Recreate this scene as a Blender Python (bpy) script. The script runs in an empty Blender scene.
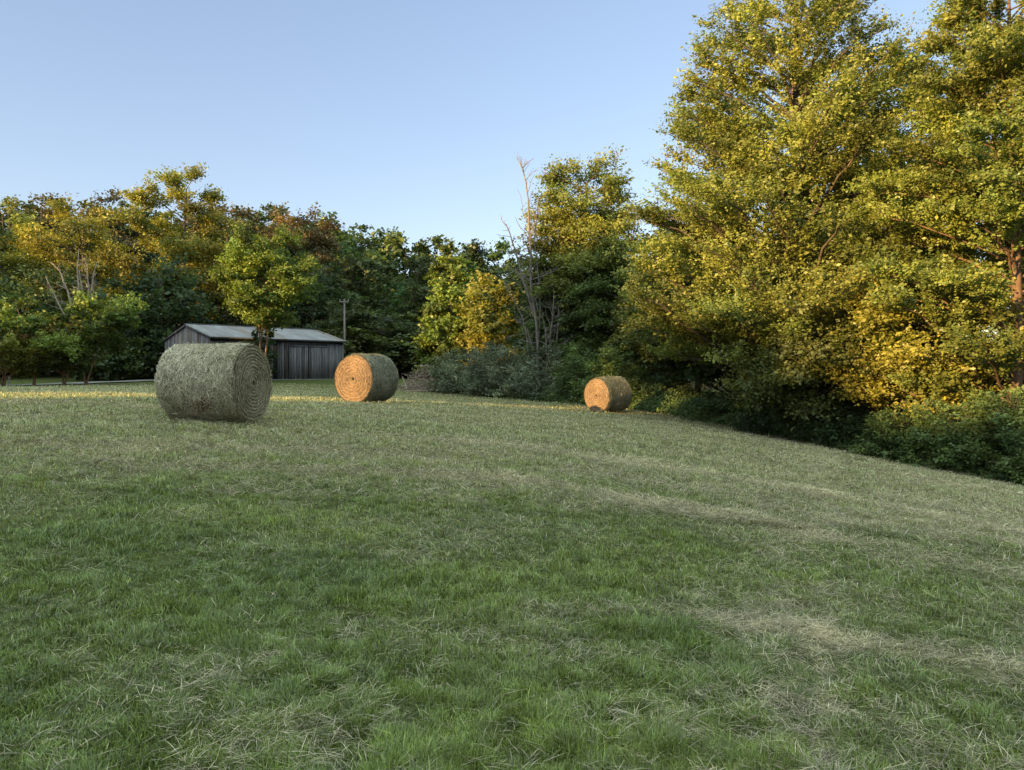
import bpy, math, random
import numpy as np

SC = bpy.context.scene
COL = SC.collection
PI = math.pi
F = 740.0            # focal length of the photograph in pixels
CX, HR = 512.0, 372.0
EYE = 1.6

# ------------------------------------------------------------------ numpy noise
def _hash(ix, iy, seed):
    n = (ix.astype(np.int64) * 374761393 + iy.astype(np.int64) * 668265263 + seed * 1442695041) & 0x7fffffff
    n = ((n ^ (n >> 13)) * 1274126177) & 0x7fffffff
    n = (n ^ (n >> 16)) & 0xffff
    return n / 65535.0

def vnoise(x, y, seed=0):
    x = np.asarray(x, float); y = np.asarray(y, float)
    ix = np.floor(x); iy = np.floor(y)
    fx = x - ix; fy = y - iy
    fx = fx * fx * (3 - 2 * fx); fy = fy * fy * (3 - 2 * fy)
    a = _hash(ix, iy, seed); b = _hash(ix + 1, iy, seed)
    c = _hash(ix, iy + 1, seed); d = _hash(ix + 1, iy + 1, seed)
    return (a * (1 - fx) + b * fx) * (1 - fy) + (c * (1 - fx) + d * fx) * fy

def fbm(x, y, seed=0, o=4):
    s = 0; a = 0.5; t = 0
    for i in range(o):
        s = s + a * vnoise(x * 2 ** i, y * 2 ** i, seed + i * 17); t += a; a *= 0.55
    return s / t

# ------------------------------------------------------------------ terrain
_CP = np.array([
    (0, 0, 0.0), (0, 3, 0.0), (-5, 5, 0.22), (5, 5, -0.22), (0, 9, 0.17), (-8, 9, 0.55), (8, 9, -0.62),
    (-5.66, 14, 0.67), (-1, 15, 0.42), (-10, 14, 0.86), (-4.66, 23.6, 0.66), (-14, 20, 1.04), (-12, 17.5, 1.04), (-22, 26, 1.0), (4.0, 31, -0.08), (0, 24, 0.36),
    (6.4, 32, -0.13), (9, 28, -0.6), (11, 24, -1.0), (12.1, 21, -1.18), (12.8, 18.5, -1.22), (13.5, 11, -1.15),
    (7, 20, -0.32), (4, 14, -0.12),
    (4.3, 36, 0.0), (-0.65, 40, 0.2), (-5.6, 45, 0.5), (-13.6, 60, 1.03), (-31, 45, 0.72), (-23, 50, 0.92), (-21, 53, 1.0),
    (20, 20, -2.2), (20, 32, -1.6), (14, 45, -0.8), (30, 50, -2.5), (0, 60, 0.5),
    (-45, 70, 1.8), (-30, 75, 2.0), (-15, 75, 1.8), (-2, 75, 1.5), (-60, 92, 6), (-38, 95, 7), (-20, 105, 6.5), (0, 100, 5),
    (-90, 130, 16), (-50, 135, 16), (-15, 140, 15), (20, 140, 13), (60, 130, 6), (60, 80, -1),
    (-50, 40, 1.0), (-50, 10, 1.2), (-20, 5, 0.9), (-20, -20, 0.5), (-70, -20, 0.5), (-80, 40, 1.2), (-110, 70, 4), (0, -30, -0.2), (40, -30, -2.5), (40, 10, -3.0),
], float)
def _tps(r2):
    return np.where(r2 > 1e-9, 0.5 * r2 * np.log(np.maximum(r2, 1e-9)), 0.0)
def _fit():
    P = _CP[:, :2]; n = len(P)
    K = _tps(((P[:, None] - P[None]) ** 2).sum(-1)) + np.eye(n) * 6.0
    A = np.zeros((n + 3, n + 3)); A[:n, :n] = K; A[:n, n] = 1; A[:n, n + 1:] = P
    A[n, :n] = 1; A[n + 1:, :n] = P.T
    b = np.zeros(n + 3); b[:n] = _CP[:, 2]
    return np.linalg.solve(A, b)
_W = _fit()
def ground(x, y):
    x = np.clip(np.asarray(x, float), -120, 70); y = np.clip(np.asarray(y, float), -35, 145)
    sh = x.shape
    x = x.ravel(); y = y.ravel()
    out = np.zeros(x.size)
    for i in range(0, x.size, 40000):
        a = x[i:i + 40000]; b = y[i:i + 40000]
        r2 = (a[:, None] - _CP[None, :, 0]) ** 2 + (b[:, None] - _CP[None, :, 1]) ** 2
        n = len(_CP)
        out[i:i + 40000] = _tps(r2) @ _W[:n] + _W[n] + _W[n + 1] * a + _W[n + 2] * b
    return out.reshape(sh)
def gz(x, y):
    return float(ground(np.array([x]), np.array([y]))[0])
def bumps(x, y):
    return (fbm(x * 0.9, y * 0.9, 5, 3) - 0.5) * 0.09 + (fbm(x * 4, y * 4, 9, 2) - 0.5) * 0.03
def at(px, Y):
    x = (px - CX) / F * Y
    return x, Y, gz(x, Y)
def height(row, Y):
    return EYE + (HR - row) / F * Y

# the border of the mown field on the right (x as a function of y)
_EY = np.array([-20, 5, 11, 18.5, 21, 24, 28, 32, 36, 40, 45, 52, 60.])
_EX = np.array([15, 14.5, 13.8, 12.8, 12.1, 11.0, 9.0, 6.4, 4.0, -0.7, -5.0, -6.0, -6.0])
def edge_x(y):
    return np.interp(y, _EY, _EX)
# dryness of the sward: 0 fresh green, 1 straw
def dryness(x, y):
    u = y + 0.55 * np.maximum(x, 0) ** 1.15 - 0.04 * np.minimum(x, 0)
    w = u + (fbm(x * 0.22, y * 0.22, 3, 3) - 0.5) * 1.8
    base = np.interp(w, [0, 3.2, 4.2, 5, 8.0, 9.3, 10.5, 13, 20, 40], [0.24, 0.22, 0.20, 0.15, 0.26, 0.44, 0.56, 0.54, 0.50, 0.44])
    base = base + 0.10 * np.clip((x - 0.5) / 5, 0, 1) * np.clip((y - 3) / 4, 0, 1)
    streak = vnoise(w * 1.5, x * 0.12 + 3, 31) * 0.6 + vnoise(w * 3.6, x * 0.22, 37) * 0.4
    amp = np.interp(w, [4, 8.0, 9.5, 40], [0.1, 0.25, 1.25, 1.2])
    d = base + (streak - 0.5) * amp + (fbm(x * 1.3, y * 1.3, 11, 4) - 0.5) * 0.62 + 0.10 * np.clip(x / 1.5, -1, 1.2) * np.clip((6 - y) / 2, 0, 1)
    # the raked straw lines: near right and along the contour
    l1 = np.exp(-((y - (4.75 - 0.42 * (x - 1.6))) / 0.22) ** 2) * np.clip((x - 1.1) / 0.5, 0, 1)
    l2 = np.exp(-((y - (4.9 + 0.12 * np.sin(x * 1.7))) / 0.16) ** 2) * np.clip(1 - np.abs(x - 0.7) / 0.8, 0, 1)
    l3 = np.exp(-((w - 9.6) / 0.28) ** 2) * (0.4 + 0.6 * vnoise(x * 0.5, y * 0, 51))
    l4 = np.exp(-((w - 13.9) / 0.3) ** 2) * (0.2 + 0.8 * vnoise(x * 0.4, y * 0, 52)) * np.clip((x + 1) / 3, 0, 1)
    l5 = np.exp(-((w - 17.3) / 0.35) ** 2) * (0.2 + 0.8 * vnoise(x * 0.4, y * 0, 53)) * np.clip((x + 1) / 3, 0, 1)
    brk = 0.45 + 0.9 * fbm(x * 1.9, y * 1.9, 61, 3)
    d = d + (0.75 * l1 + 0.55 * l2 + 0.6 * l3 + 0.6 * l4 + 0.6 * l5) * brk
    return np.clip(d, 0, 1.15)

# ------------------------------------------------------------------ mesh helpers
def quads_mesh(name, V, Q, C=None, mat=None, smooth=False):
    me = bpy.data.meshes.new(name)
    V = np.ascontiguousarray(V, np.float32); Q = np.ascontiguousarray(Q, np.int32)
    me.vertices.add(len(V)); me.vertices.foreach_set('co', V.ravel())
    me.loops.add(Q.size); me.loops.foreach_set('vertex_index', Q.ravel())
    me.polygons.add(len(Q))
    me.polygons.foreach_set('loop_start', np.arange(0, Q.size, Q.shape[1], dtype=np.int32))
    me.polygons.foreach_set('loop_total', np.full(len(Q), Q.shape[1], np.int32))
    if smooth:
        me.polygons.foreach_set('use_smooth', np.ones(len(Q), bool))
    me.update(calc_edges=True)
    if C is not None:
        a = me.color_attributes.new('Col', 'FLOAT_COLOR', 'POINT')
        C4 = np.ones((len(V), 4), np.float32); C4[:, :3] = C
        a.data.foreach_set('color', C4.ravel())
    if mat: me.materials.append(mat)
    return me

class MB:
    """gathers pieces of ONE surface"""
    def __init__(s): s.V = []; s.Q = []; s.C = []; s.n = 0
    def add(s, V, Q, C=(1, 1, 1)):
        V = np.asarray(V, float); Q = np.asarray(Q, int)
        s.V.append(V); s.Q.append(Q + s.n)
        C = np.asarray(C, float)
        s.C.append(np.broadcast_to(C, (len(V), 3)).copy()); s.n += len(V)
    def tube(s, P, R, k=6, C=(1, 1, 1), cap=True):
        P = np.asarray(P, float); R = np.asarray(R, float); n = len(P)
        T = np.gradient(P, axis=0); T /= np.linalg.norm(T, axis=1, keepdims=True) + 1e-9
        ref = np.array([0.0, 0, 1]) if abs(T[:, 2]).mean() < 0.8 else np.array([1.0, 0, 0])
        A = np.cross(T, ref); A /= np.linalg.norm(A, axis=1, keepdims=True) + 1e-9
        B = np.cross(T, A)
        th = np.arange(k) / k * 2 * PI
        V = P[:, None] + R[:, None, None] * (A[:, None] * np.cos(th)[None, :, None] + B[:, None] * np.sin(th)[None, :, None])
        i = np.arange(n - 1)[:, None] * k; j = np.arange(k)[None]; j2 = (j + 1) % k
        Q = np.stack([i + j, i + j2, i + k + j2, i + k + j], -1).reshape(-1, 4)
        s.add(V.reshape(-1, 3), Q, C)
    def box(s, c, dims, C=(1, 1, 1), rotz=0, M=None):
        d = np.array(dims) / 2.0
        v = np.array([[x, y, z] for z in (-1, 1) for x, y in ((-1, -1), (1, -1), (1, 1), (-1, 1))]) * d
        if rotz:
            ca, sa = math.cos(rotz), math.sin(rotz)
            v = np.stack([v[:, 0] * ca - v[:, 1] * sa, v[:, 0] * sa + v[:, 1] * ca, v[:, 2]], 1)
        if M is not None: v = v @ np.asarray(M).T
        s.add(v + np.array(c), [(3, 2, 1, 0), (4, 5, 6, 7), (0, 1, 5, 4), (1, 2, 6, 5), (2, 3, 7, 6), (3, 0, 4, 7)], C)
    def mesh(s, name, mat, smooth=False):
        return quads_mesh(name, np.concatenate(s.V), np.concatenate(s.Q), np.concatenate(s.C), mat, smooth)

def obj(name, me, parent=None, loc=None):
    o = bpy.data.objects.new(name, me); COL.objects.link(o)
    if parent: o.parent = parent
    if loc is not None: o.location = loc
    return o
def tag(o, label=None, cat=None, group=None, kind=None):
    if label: o['label'] = label
    if cat: o['category'] = cat
    if group: o['group'] = group
    if kind: o['kind'] = kind
    return o
def thing(name, label, cat, loc, rotz=0, group=None):
    o = bpy.data.objects.new(name, None); COL.objects.link(o)
    o.empty_display_size = 0.3
    o.location = loc; o.rotation_euler = (0, 0, rotz)
    return tag(o, label, cat, group)
def dup(root, loc, rotz, scale, label=None, group=None, tint=None):
    r = root.copy(); COL.objects.link(r); r.location = loc; r.rotation_euler = (0, 0, rotz); r.scale = scale
    if label: r['label'] = label
    if group: r['group'] = group
    for ch in list(root.children):
        c = ch.copy(); COL.objects.link(c); c.parent = r
        if tint is not None: c.color = tint
    return r

# ------------------------------------------------------------------ materials
def new_mat(name):
    m = bpy.data.materials.new(name); m.use_nodes = True
    nt = m.node_tree; nt.nodes.clear()
    out = nt.nodes.new('ShaderNodeOutputMaterial')
    return m, nt, out
def N(nt, t, **kw):
    n = nt.nodes.new(t)
    for k, v in kw.items(): setattr(n, k, v)
    return n
def mult(nt, a, b):
    m = N(nt, 'ShaderNodeMix', data_type='RGBA', blend_type='MULTIPLY'); m.inputs['Factor'].default_value = 1
    for s, v in ((m.inputs['A'], a), (m.inputs['B'], b)):
        if isinstance(v, (tuple, list)): s.default_value = v
        else: nt.links.new(v, s)
    return m.outputs['Result']
def leaf_mat(name, transl=0.35, gloss=0.05):
    m, nt, out = new_mat(name)
    at_ = N(nt, 'ShaderNodeVertexColor', layer_name='Col')
    oi = N(nt, 'ShaderNodeObjectInfo')
    c = mult(nt, at_.outputs['Color'], oi.outputs['Color'])
    d = N(nt, 'ShaderNodeBsdfDiffuse'); t = N(nt, 'ShaderNodeBsdfTranslucent'); g = N(nt, 'ShaderNodeBsdfGlossy')
    nt.links.new(c, d.inputs['Color'])
    tc = mult(nt, c, (1.15, 1.1, 0.55, 1)); nt.links.new(tc, t.inputs['Color'])
    g.inputs['Roughness'].default_value = 0.42; g.inputs['Color'].default_value = (0.9, 0.95, 1, 1)
    m1 = N(nt, 'ShaderNodeMixShader'); m1.inputs[0].default_value = transl
    nt.links.new(d.outputs[0], m1.inputs[1]); nt.links.new(t.outputs[0], m1.inputs[2])
    m2 = N(nt, 'ShaderNodeMixShader'); m2.inputs[0].default_value = gloss
    nt.links.new(m1.outputs[0], m2.inputs[1]); nt.links.new(g.outputs[0], m2.inputs[2])
    nt.links.new(m2.outputs[0], out.inputs['Surface'])
    return m
def noise_mat(name, c0, c1, scale=(8, 8, 8), rough=0.9, bump=0.4, detail=6, attr=False, bscale=None, spec=0.2):
    m, nt, out = new_mat(name)
    p = N(nt, 'ShaderNodeBsdfPrincipled'); nt.links.new(p.outputs[0], out.inputs['Surface'])
    p.inputs['Roughness'].default_value = rough; p.inputs['Specular IOR Level'].default_value = spec
    tc = N(nt, 'ShaderNodeTexCoord'); mp = N(nt, 'ShaderNodeMapping'); mp.inputs['Scale'].default_value = scale
    nt.links.new(tc.outputs['Object'], mp.inputs['Vector'])
    nz = N(nt, 'ShaderNodeTexNoise'); nz.inputs['Scale'].default_value = 1; nz.inputs['Detail'].default_value = detail; nz.inputs['Roughness'].default_value = 0.65
    nt.links.new(mp.outputs[0], nz.inputs['Vector'])
    cr = N(nt, 'ShaderNodeValToRGB'); cr.color_ramp.elements[0].position = 0.3; cr.color_ramp.elements[1].position = 0.7
    cr.color_ramp.elements[0].color = (*c0, 1); cr.color_ramp.elements[1].color = (*c1, 1)
    nt.links.new(nz.outputs['Fac'], cr.inputs[0])
    c = cr.outputs[0]
    if attr:
        a = N(nt, 'ShaderNodeVertexColor', layer_name='Col'); c = mult(nt, c, a.outputs['Color'])
    nt.links.new(c, p.inputs['Base Color'])
    if bump:
        b = N(nt, 'ShaderNodeBump'); b.inputs['Strength'].default_value = bump; b.inputs['Distance'].default_value = 0.02
        nt.links.new(nz.outputs['Fac'], b.inputs['Height']); nt.links.new(b.outputs[0], p.inputs['Normal'])
    return m
def attr_mat(name, rough=0.85, transl=0.0, spec=0.2, tint=None):
    m, nt, out = new_mat(name)
    a = N(nt, 'ShaderNodeVertexColor', layer_name='Col'); c = a.outputs['Color']
    if tint: c = mult(nt, c, tint)
    p = N(nt, 'ShaderNodeBsdfPrincipled'); p.inputs['Roughness'].default_value = rough; p.inputs['Specular IOR Level'].default_value = spec
    nt.links.new(c, p.inputs['Base Color'])
    s = p.outputs[0]
    if transl:
        t = N(nt, 'ShaderNodeBsdfTranslucent'); nt.links.new(c, t.inputs['Color'])
        mx = N(nt, 'ShaderNodeMixShader'); mx.inputs[0].default_value = transl
        nt.links.new(s, mx.inputs[1]); nt.links.new(t.outputs[0], mx.inputs[2]); s = mx.outputs[0]
    nt.links.new(s, out.inputs['Surface'])
    return m

M_LEAF = leaf_mat('leaf_tissue', 0.33, 0.022)
M_LEAF_DULL = leaf_mat('dull_leaf_tissue', 0.22, 0.015)
M_BARK = noise_mat('bark', (0.06, 0.045, 0.035), (0.19, 0.15, 0.115), (9, 9, 2.5), 0.95, 0.8, attr=True)
M_DEAD = noise_mat('weathered_dead_wood', (0.16, 0.14, 0.12), (0.36, 0.32, 0.27), (10, 10, 3), 0.9, 0.5, attr=True)
M_BLADE = leaf_mat('grass_blade', 0.3, 0.04)
M_STRAW = attr_mat('hay_straw', 0.8, 0.1)

# ------------------------------------------------------------------ trees
def norm(a):
    return a / (np.linalg.norm(a, axis=-1, keepdims=True) + 1e-9)

def leaf_quads(c, axis, n, l, w):
    a = norm(axis); n = norm(n - a * (n * a).sum(-1, keepdims=True)); b = np.cross(a, n)
    l = l[:, None]; w = w[:, None]
    V = np.stack([c - a * l * 0.5, c + b * w * 0.5 - a * l * 0.06, c + a * l * 0.5 - n * l * 0.12, c - b * w * 0.5 - a * l * 0.06], 1)
    return V.reshape(-1, 3), np.arange(len(c) * 4).reshape(-1, 4)

def build_tree(seed, H, Rmax, base=0.15, env=None, limbs=46, rise=0.45, sag=0.12, sec=7.0, sec_len=0.42, twigs=8, twig_len=0.7,
               n_leaves=30000, leaf=(0.13, 0.085), spread=0.16, flat=0.9, trunk_r=None, wander=0.03, stems=1, trunk_top=0.93,
               pal=((0.10, 0.14, 0.03), (0.17, 0.18, 0.035)), limb_var=0.25, leafvar=0.16, asym=0.25, limb_r=0.012, lobes=None, inner=0.25, bark_tint=(1, 1, 1), trand=0.55, coh=0.38, tup=0.1, sflat=0.28, zsp=0.55,
               sec_wood=True, lean=(0, 0), dark_base=0.0, zmin=0.15, cut=None):
    """one tree: returns (wood mesh builder, leaf vertices, quads, colours)"""
    rg = np.random.default_rng(seed)
    env = env or (lambda u: np.sqrt(np.clip(1 - (2 * u - 0.85) ** 2 / 1.4, 0, 1)))
    trunk_r = trunk_r or H * 0.018
    wood = MB()
    stemsP = []
    for s in range(stems):
        k = 11
        z = np.linspace(0, H * trunk_top * (1 if s == 0 else rg.uniform(0.75, 0.95)), k)
        off = np.cumsum(rg.normal(0, wander * H / k, (k, 2)), 0); off[0] = 0
        if stems > 1:
            az = s / stems * 2 * PI + rg.uniform(-0.5, 0.5)
            off = off + np.outer((z / H) ** 0.8, [math.cos(az), math.sin(az)]) * Rmax * 0.38
        off = off + np.outer((z / H) ** 1.5, lean)
        P = np.column_stack([off, z])
        rr = trunk_r / math.sqrt(stems) ** 0.8 * (1 - z / z[-1] * 0.9) ** 0.9
        rr[0] *= 1.35
        wood.tube(P, rr, 8, bark_tint)
        stemsP.append((P, rr))
    ph = rg.uniform(0, 2 * PI, 4)
    def radial(az):
        return 1 + asym * (0.5 * np.sin(az + ph[0]) + 0.35 * np.sin(2 * az + ph[1]) + 0.3 * np.sin(3 * az + ph[2]))
    tp0 = []; tpd = []; tl = []; tcol = []
    # where limb tips end: weighted by the envelope
    uu = np.linspace(0.0, 1, 200); wgt = env(uu) + 0.12; cdf = np.cumsum(wgt) / wgt.sum()
    for i in range(limbs):
        u = float(np.interp((i + rg.uniform(0, 1)) / limbs, cdf, uu))
        az = i * 2.39996 + rg.normal(0, 0.35)
        R = Rmax * float(env(np.array([u]))[0]) * radial(az) * rg.uniform(0.86, 1.1)
        if rg.random() < inner: R *= rg.uniform(0.4, 0.75)
        R = max(R, 0.25)
        zt = H * (base + (1 - base) * u) + rg.normal(0, 0.02 * H)
        P, rr = stemsP[rg.integers(len(stemsP))]
        z0 = np.clip(zt - rise * R, H * max(base * 0.7, 0.06), P[-1, 2] * 0.985)
        p0 = np.array([np.interp(z0, P[:, 2], P[:, 0]), np.interp(z0, P[:, 2], P[:, 1]), z0])
        d = np.array([math.cos(az), math.sin(az), 0])
        p2 = p0 * [1, 1, 0] * 0.5 + d * R + np.array([lean[0] * (zt / H) ** 1.5 * .5, lean[1] * (zt / H) ** 1.5 * .5, zt])
        if cut is not None and cut(p2): continue
        p1 = (p0 + p2) / 2 + np.array([0, 0, sag * R]) + rg.normal(0, 0.06 * R, 3)
        t = np.linspace(0, 1, 9)[:, None]
        L = (1 - t) ** 2 * p0 + 2 * t * (1 - t) * p1 + t ** 2 * p2
        L[1:-1] += rg.normal(0, 0.015 * R, (7, 3))
        length = np.linalg.norm(np.diff(L, axis=0), axis=1).sum()
        r0 = min(float(np.interp(z0, P[:, 2], rr)) * 0.6, limb_r * length + 0.010)
        wood.tube(L, r0 * (1 - t[:, 0]) ** 0.8 + 0.006, 6, bark_tint)
        lv = 1 + rg.normal(0, limb_var)
        hue = rg.uniform(-1, 1)
        ns = max(3, int(sec * length ** 0.75))
        f = rg.uniform(0.22, 1.0, ns) ** 0.8
        q0 = np.column_stack([np.interp(f, t[:, 0], L[:, k]) for k in range(3)])
        tan = norm(np.column_stack([np.interp(f, t[:, 0], np.gradient(L[:, k])) for k in range(3)]))
        side = norm(np.cross(tan, [0, 0, 1.0])) * np.where(rg.random(ns) < 0.5, -1, 1)[:, None]
        ang = rg.uniform(0.35, 1.15, ns)[:, None]
        sd = norm(tan * np.cos(ang) + side * np.sin(ang) + np.array([0, 0, 1]) * rg.normal(0.12, sflat, ns)[:, None])
        sl = (sec_len * length * (1.15 - f) + 0.25) * rg.uniform(0.6, 1.25, ns)
        for a in range(ns):
            tt = np.linspace(0, 1, 4)[:, None]
            S = q0[a] + sd[a] * sl[a] * tt + np.array([0, 0, rise * 0.25 * sl[a]]) * tt ** 2
            if sec_wood:
                wood.tube(S, (0.004 + 0.006 * sl[a]) * (1.05 - tt[:, 0]), 3, bark_tint)
            nt_ = max(2, int(twigs * sl[a] ** 0.7))
            g = rg.uniform(0.15, 1, nt_)
            b0 = q0[a] + sd[a] * sl[a] * g[:, None] + np.array([0, 0, rise * 0.25 * sl[a]]) * g[:, None] ** 2
            bd = norm(sd[a] * 0.8 + rg.normal(0, trand, (nt_, 3)) * [1, 1, 0.6] + [0, 0, tup])
            tp0.append(b0); tpd.append(bd); tl.append(twig_len * rg.uniform(0.5, 1.2, nt_))
            tcol.append(np.column_stack([np.full(nt_, lv) * rg.uniform(0.85, 1.15, nt_), np.full(nt_, hue) + rg.normal(0, 0.3, nt_)]))
        tp0.append(L[-3:]); tpd.append(norm(np.gradient(L, axis=0)[-3:])); tl.append(np.full(3, twig_len)); tcol.append(np.column_stack([np.full(3, lv), np.full(3, hue)]))
    tp0 = np.concatenate(tp0); tpd = np.concatenate(tpd); tl = np.concatenate(tl); tcol = np.concatenate(tcol)
    idx = rg.choice(len(tp0), n_leaves, p=tl / tl.sum())
    f = rg.uniform(0.05, 1.05, n_leaves)
    c = tp0[idx] + tpd[idx] * (tl[idx] * f)[:, None] + rg.normal(0, spread, (n_leaves, 3)) * [1, 1, zsp]
    keep = c[:, 2] > zmin
    c = c[keep]; idx = idx[keep]; m = len(c)
    ax = tpd[idx] * 0.5 + rg.normal(0, 0.7, (m, 3)) * [1, 1, 0.5] + [0, 0, -0.15]
    out = norm(c * [1, 1, 0] + 1e-6)
    nn = np.array([0, 0, flat * 0.45]) + out * 0.5 + (rg.normal(0, 0.5, (len(tp0), 3)))[idx] + rg.normal(0, coh * 0.8, (m, 3))
    sz = np.clip(rg.lognormal(-0.05, 0.32, m), 0.4, 2.0)
    V, Q = leaf_quads(c, ax, nn, leaf[0] * sz, leaf[1] * sz)
    k = np.clip(0.5 + 0.5 * tcol[idx, 1] + rg.normal(0, 0.12, m), 0, 1)[:, None]
    C = (np.array(pal[0]) * (1 - k) + np.array(pal[1]) * k) * np.clip(tcol[idx, 0] * (1 + rg.normal(0, leafvar, m)), 0.35, 1.9)[:, None]
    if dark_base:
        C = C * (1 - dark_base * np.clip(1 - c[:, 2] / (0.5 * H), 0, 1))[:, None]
    return wood, V, Q, np.repeat(C, 4, 0)

def plant(name, label, cat, loc, data, rotz=0, mat=None, crown='crown', trunk='trunk', group=None, bark=None):
    wood, V, Q, C = data
    t = thing(name, label, cat, loc, rotz, group)
    obj(trunk, wood.mesh(trunk, bark or M_BARK, True), t)
    obj(crown, quads_mesh(crown, V, Q, C, mat or M_LEAF), t)
    return t

ENV = {
    'round': lambda u: np.sqrt(np.clip(1 - (2 * u - 0.9) ** 2 / 1.25, 0, 1)),
    'cone': lambda u: np.clip(1.02 - u, 0, 1) ** 0.75 * np.clip(u / 0.12, 0.3, 1),
    'wide': lambda u: np.clip(1.04 - u ** 1.6, 0, 1) ** 0.7,
    'vase': lambda u: np.clip(0.45 + 0.9 * u, 0, 1) * np.clip((1.03 - u) / 0.3, 0, 1) ** 0.6,
    'big': lambda u: np.clip(1.03 - u ** 1.7, 0, 1) ** 0.8 * np.clip(0.75 + u * 1.6, 0, 1),
    'dome': lambda u: np.sqrt(np.clip(1 - (np.clip(u - 0.42, 0, 1) / 0.6) ** 2, 0, 1)) * np.clip(0.7 + u, 0, 1),
    'crowned': lambda u: np.where(u < 0.66, np.sqrt(np.clip(1 - ((u - 0.36) / 0.52) ** 2, 0, 1)), 0.60 * np.sqrt(np.clip(1 - ((u - 0.78) / 0.24) ** 2, 0, 1)) + 0.05),
    'bush': lambda u: np.sqrt(np.clip(1.03 - u ** 2, 0, 1)),
    'top': lambda u: np.where(u < 0.45, 0.55 + u, np.sqrt(np.clip(1 - ((u - 0.5) / 0.52) ** 2, 0, 1))),
}

def dead_tree(seed, stems, taper=1.0, tint=(1, 1, 1), branchy=1.0):
    """stems: list of polylines with base radius; short broken branches grow from them"""
    rg = np.random.default_rng(seed); w = MB()
    for P, r in stems:
        P = np.array(P, float)
        t = np.linspace(0, 1, len(P)); tt = np.linspace(0, 1, 14)
        S = np.column_stack([np.interp(tt, t, P[:, k]) for k in range(3)]); r = r * 0.72
        L = np.linalg.norm(np.diff(S, axis=0), axis=1).sum()
        S[1:] += np.cumsum(rg.normal(0, 0.008 * L, (13, 3)) * [1, 1, 0.3], 0) * 0.6
        R = r * (1 - tt * 0.85) ** taper + 0.008
        w.tube(S, R, 7, tint)
        for b in range(int(5 * branchy + L * 0.9 * branchy)):
            f = rg.uniform(0.25, 0.97); p = np.array([np.interp(f, tt, S[:, k]) for k in range(3)])
            az = rg.uniform(0, 2 * PI); el = rg.uniform(0.1, 1.2)
            d = np.array([math.cos(az) * math.cos(el), math.sin(az) * math.cos(el), math.sin(el)])
            l = rg.uniform(0.08, 0.3) * L * (1.2 - f)
            n = 6; bt = np.linspace(0, 1, n)[:, None]
            B = p + d * l * bt + np.cumsum(rg.normal(0, 0.05 * l, (n, 3)), 0) * bt
            w.tube(B, np.interp(f, tt, R) * 0.5 * (1 - bt[:, 0] * 0.85) + 0.004, 5, tint)
            for c in range(rg.integers(0, 4)):
                f2 = rg.uniform(0.3, 0.95); q = np.array([np.interp(f2, bt[:, 0], B[:, k]) for k in range(3)])
                d2 = norm(d + rg.normal(0, 0.7, 3)); l2 = l * rg.uniform(0.2, 0.5)
                T = q + d2 * l2 * np.linspace(0, 1, 4)[:, None]
                w.tube(T, np.array([0.012, 0.009, 0.006, 0.004]), 4, tint)
    return w

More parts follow.
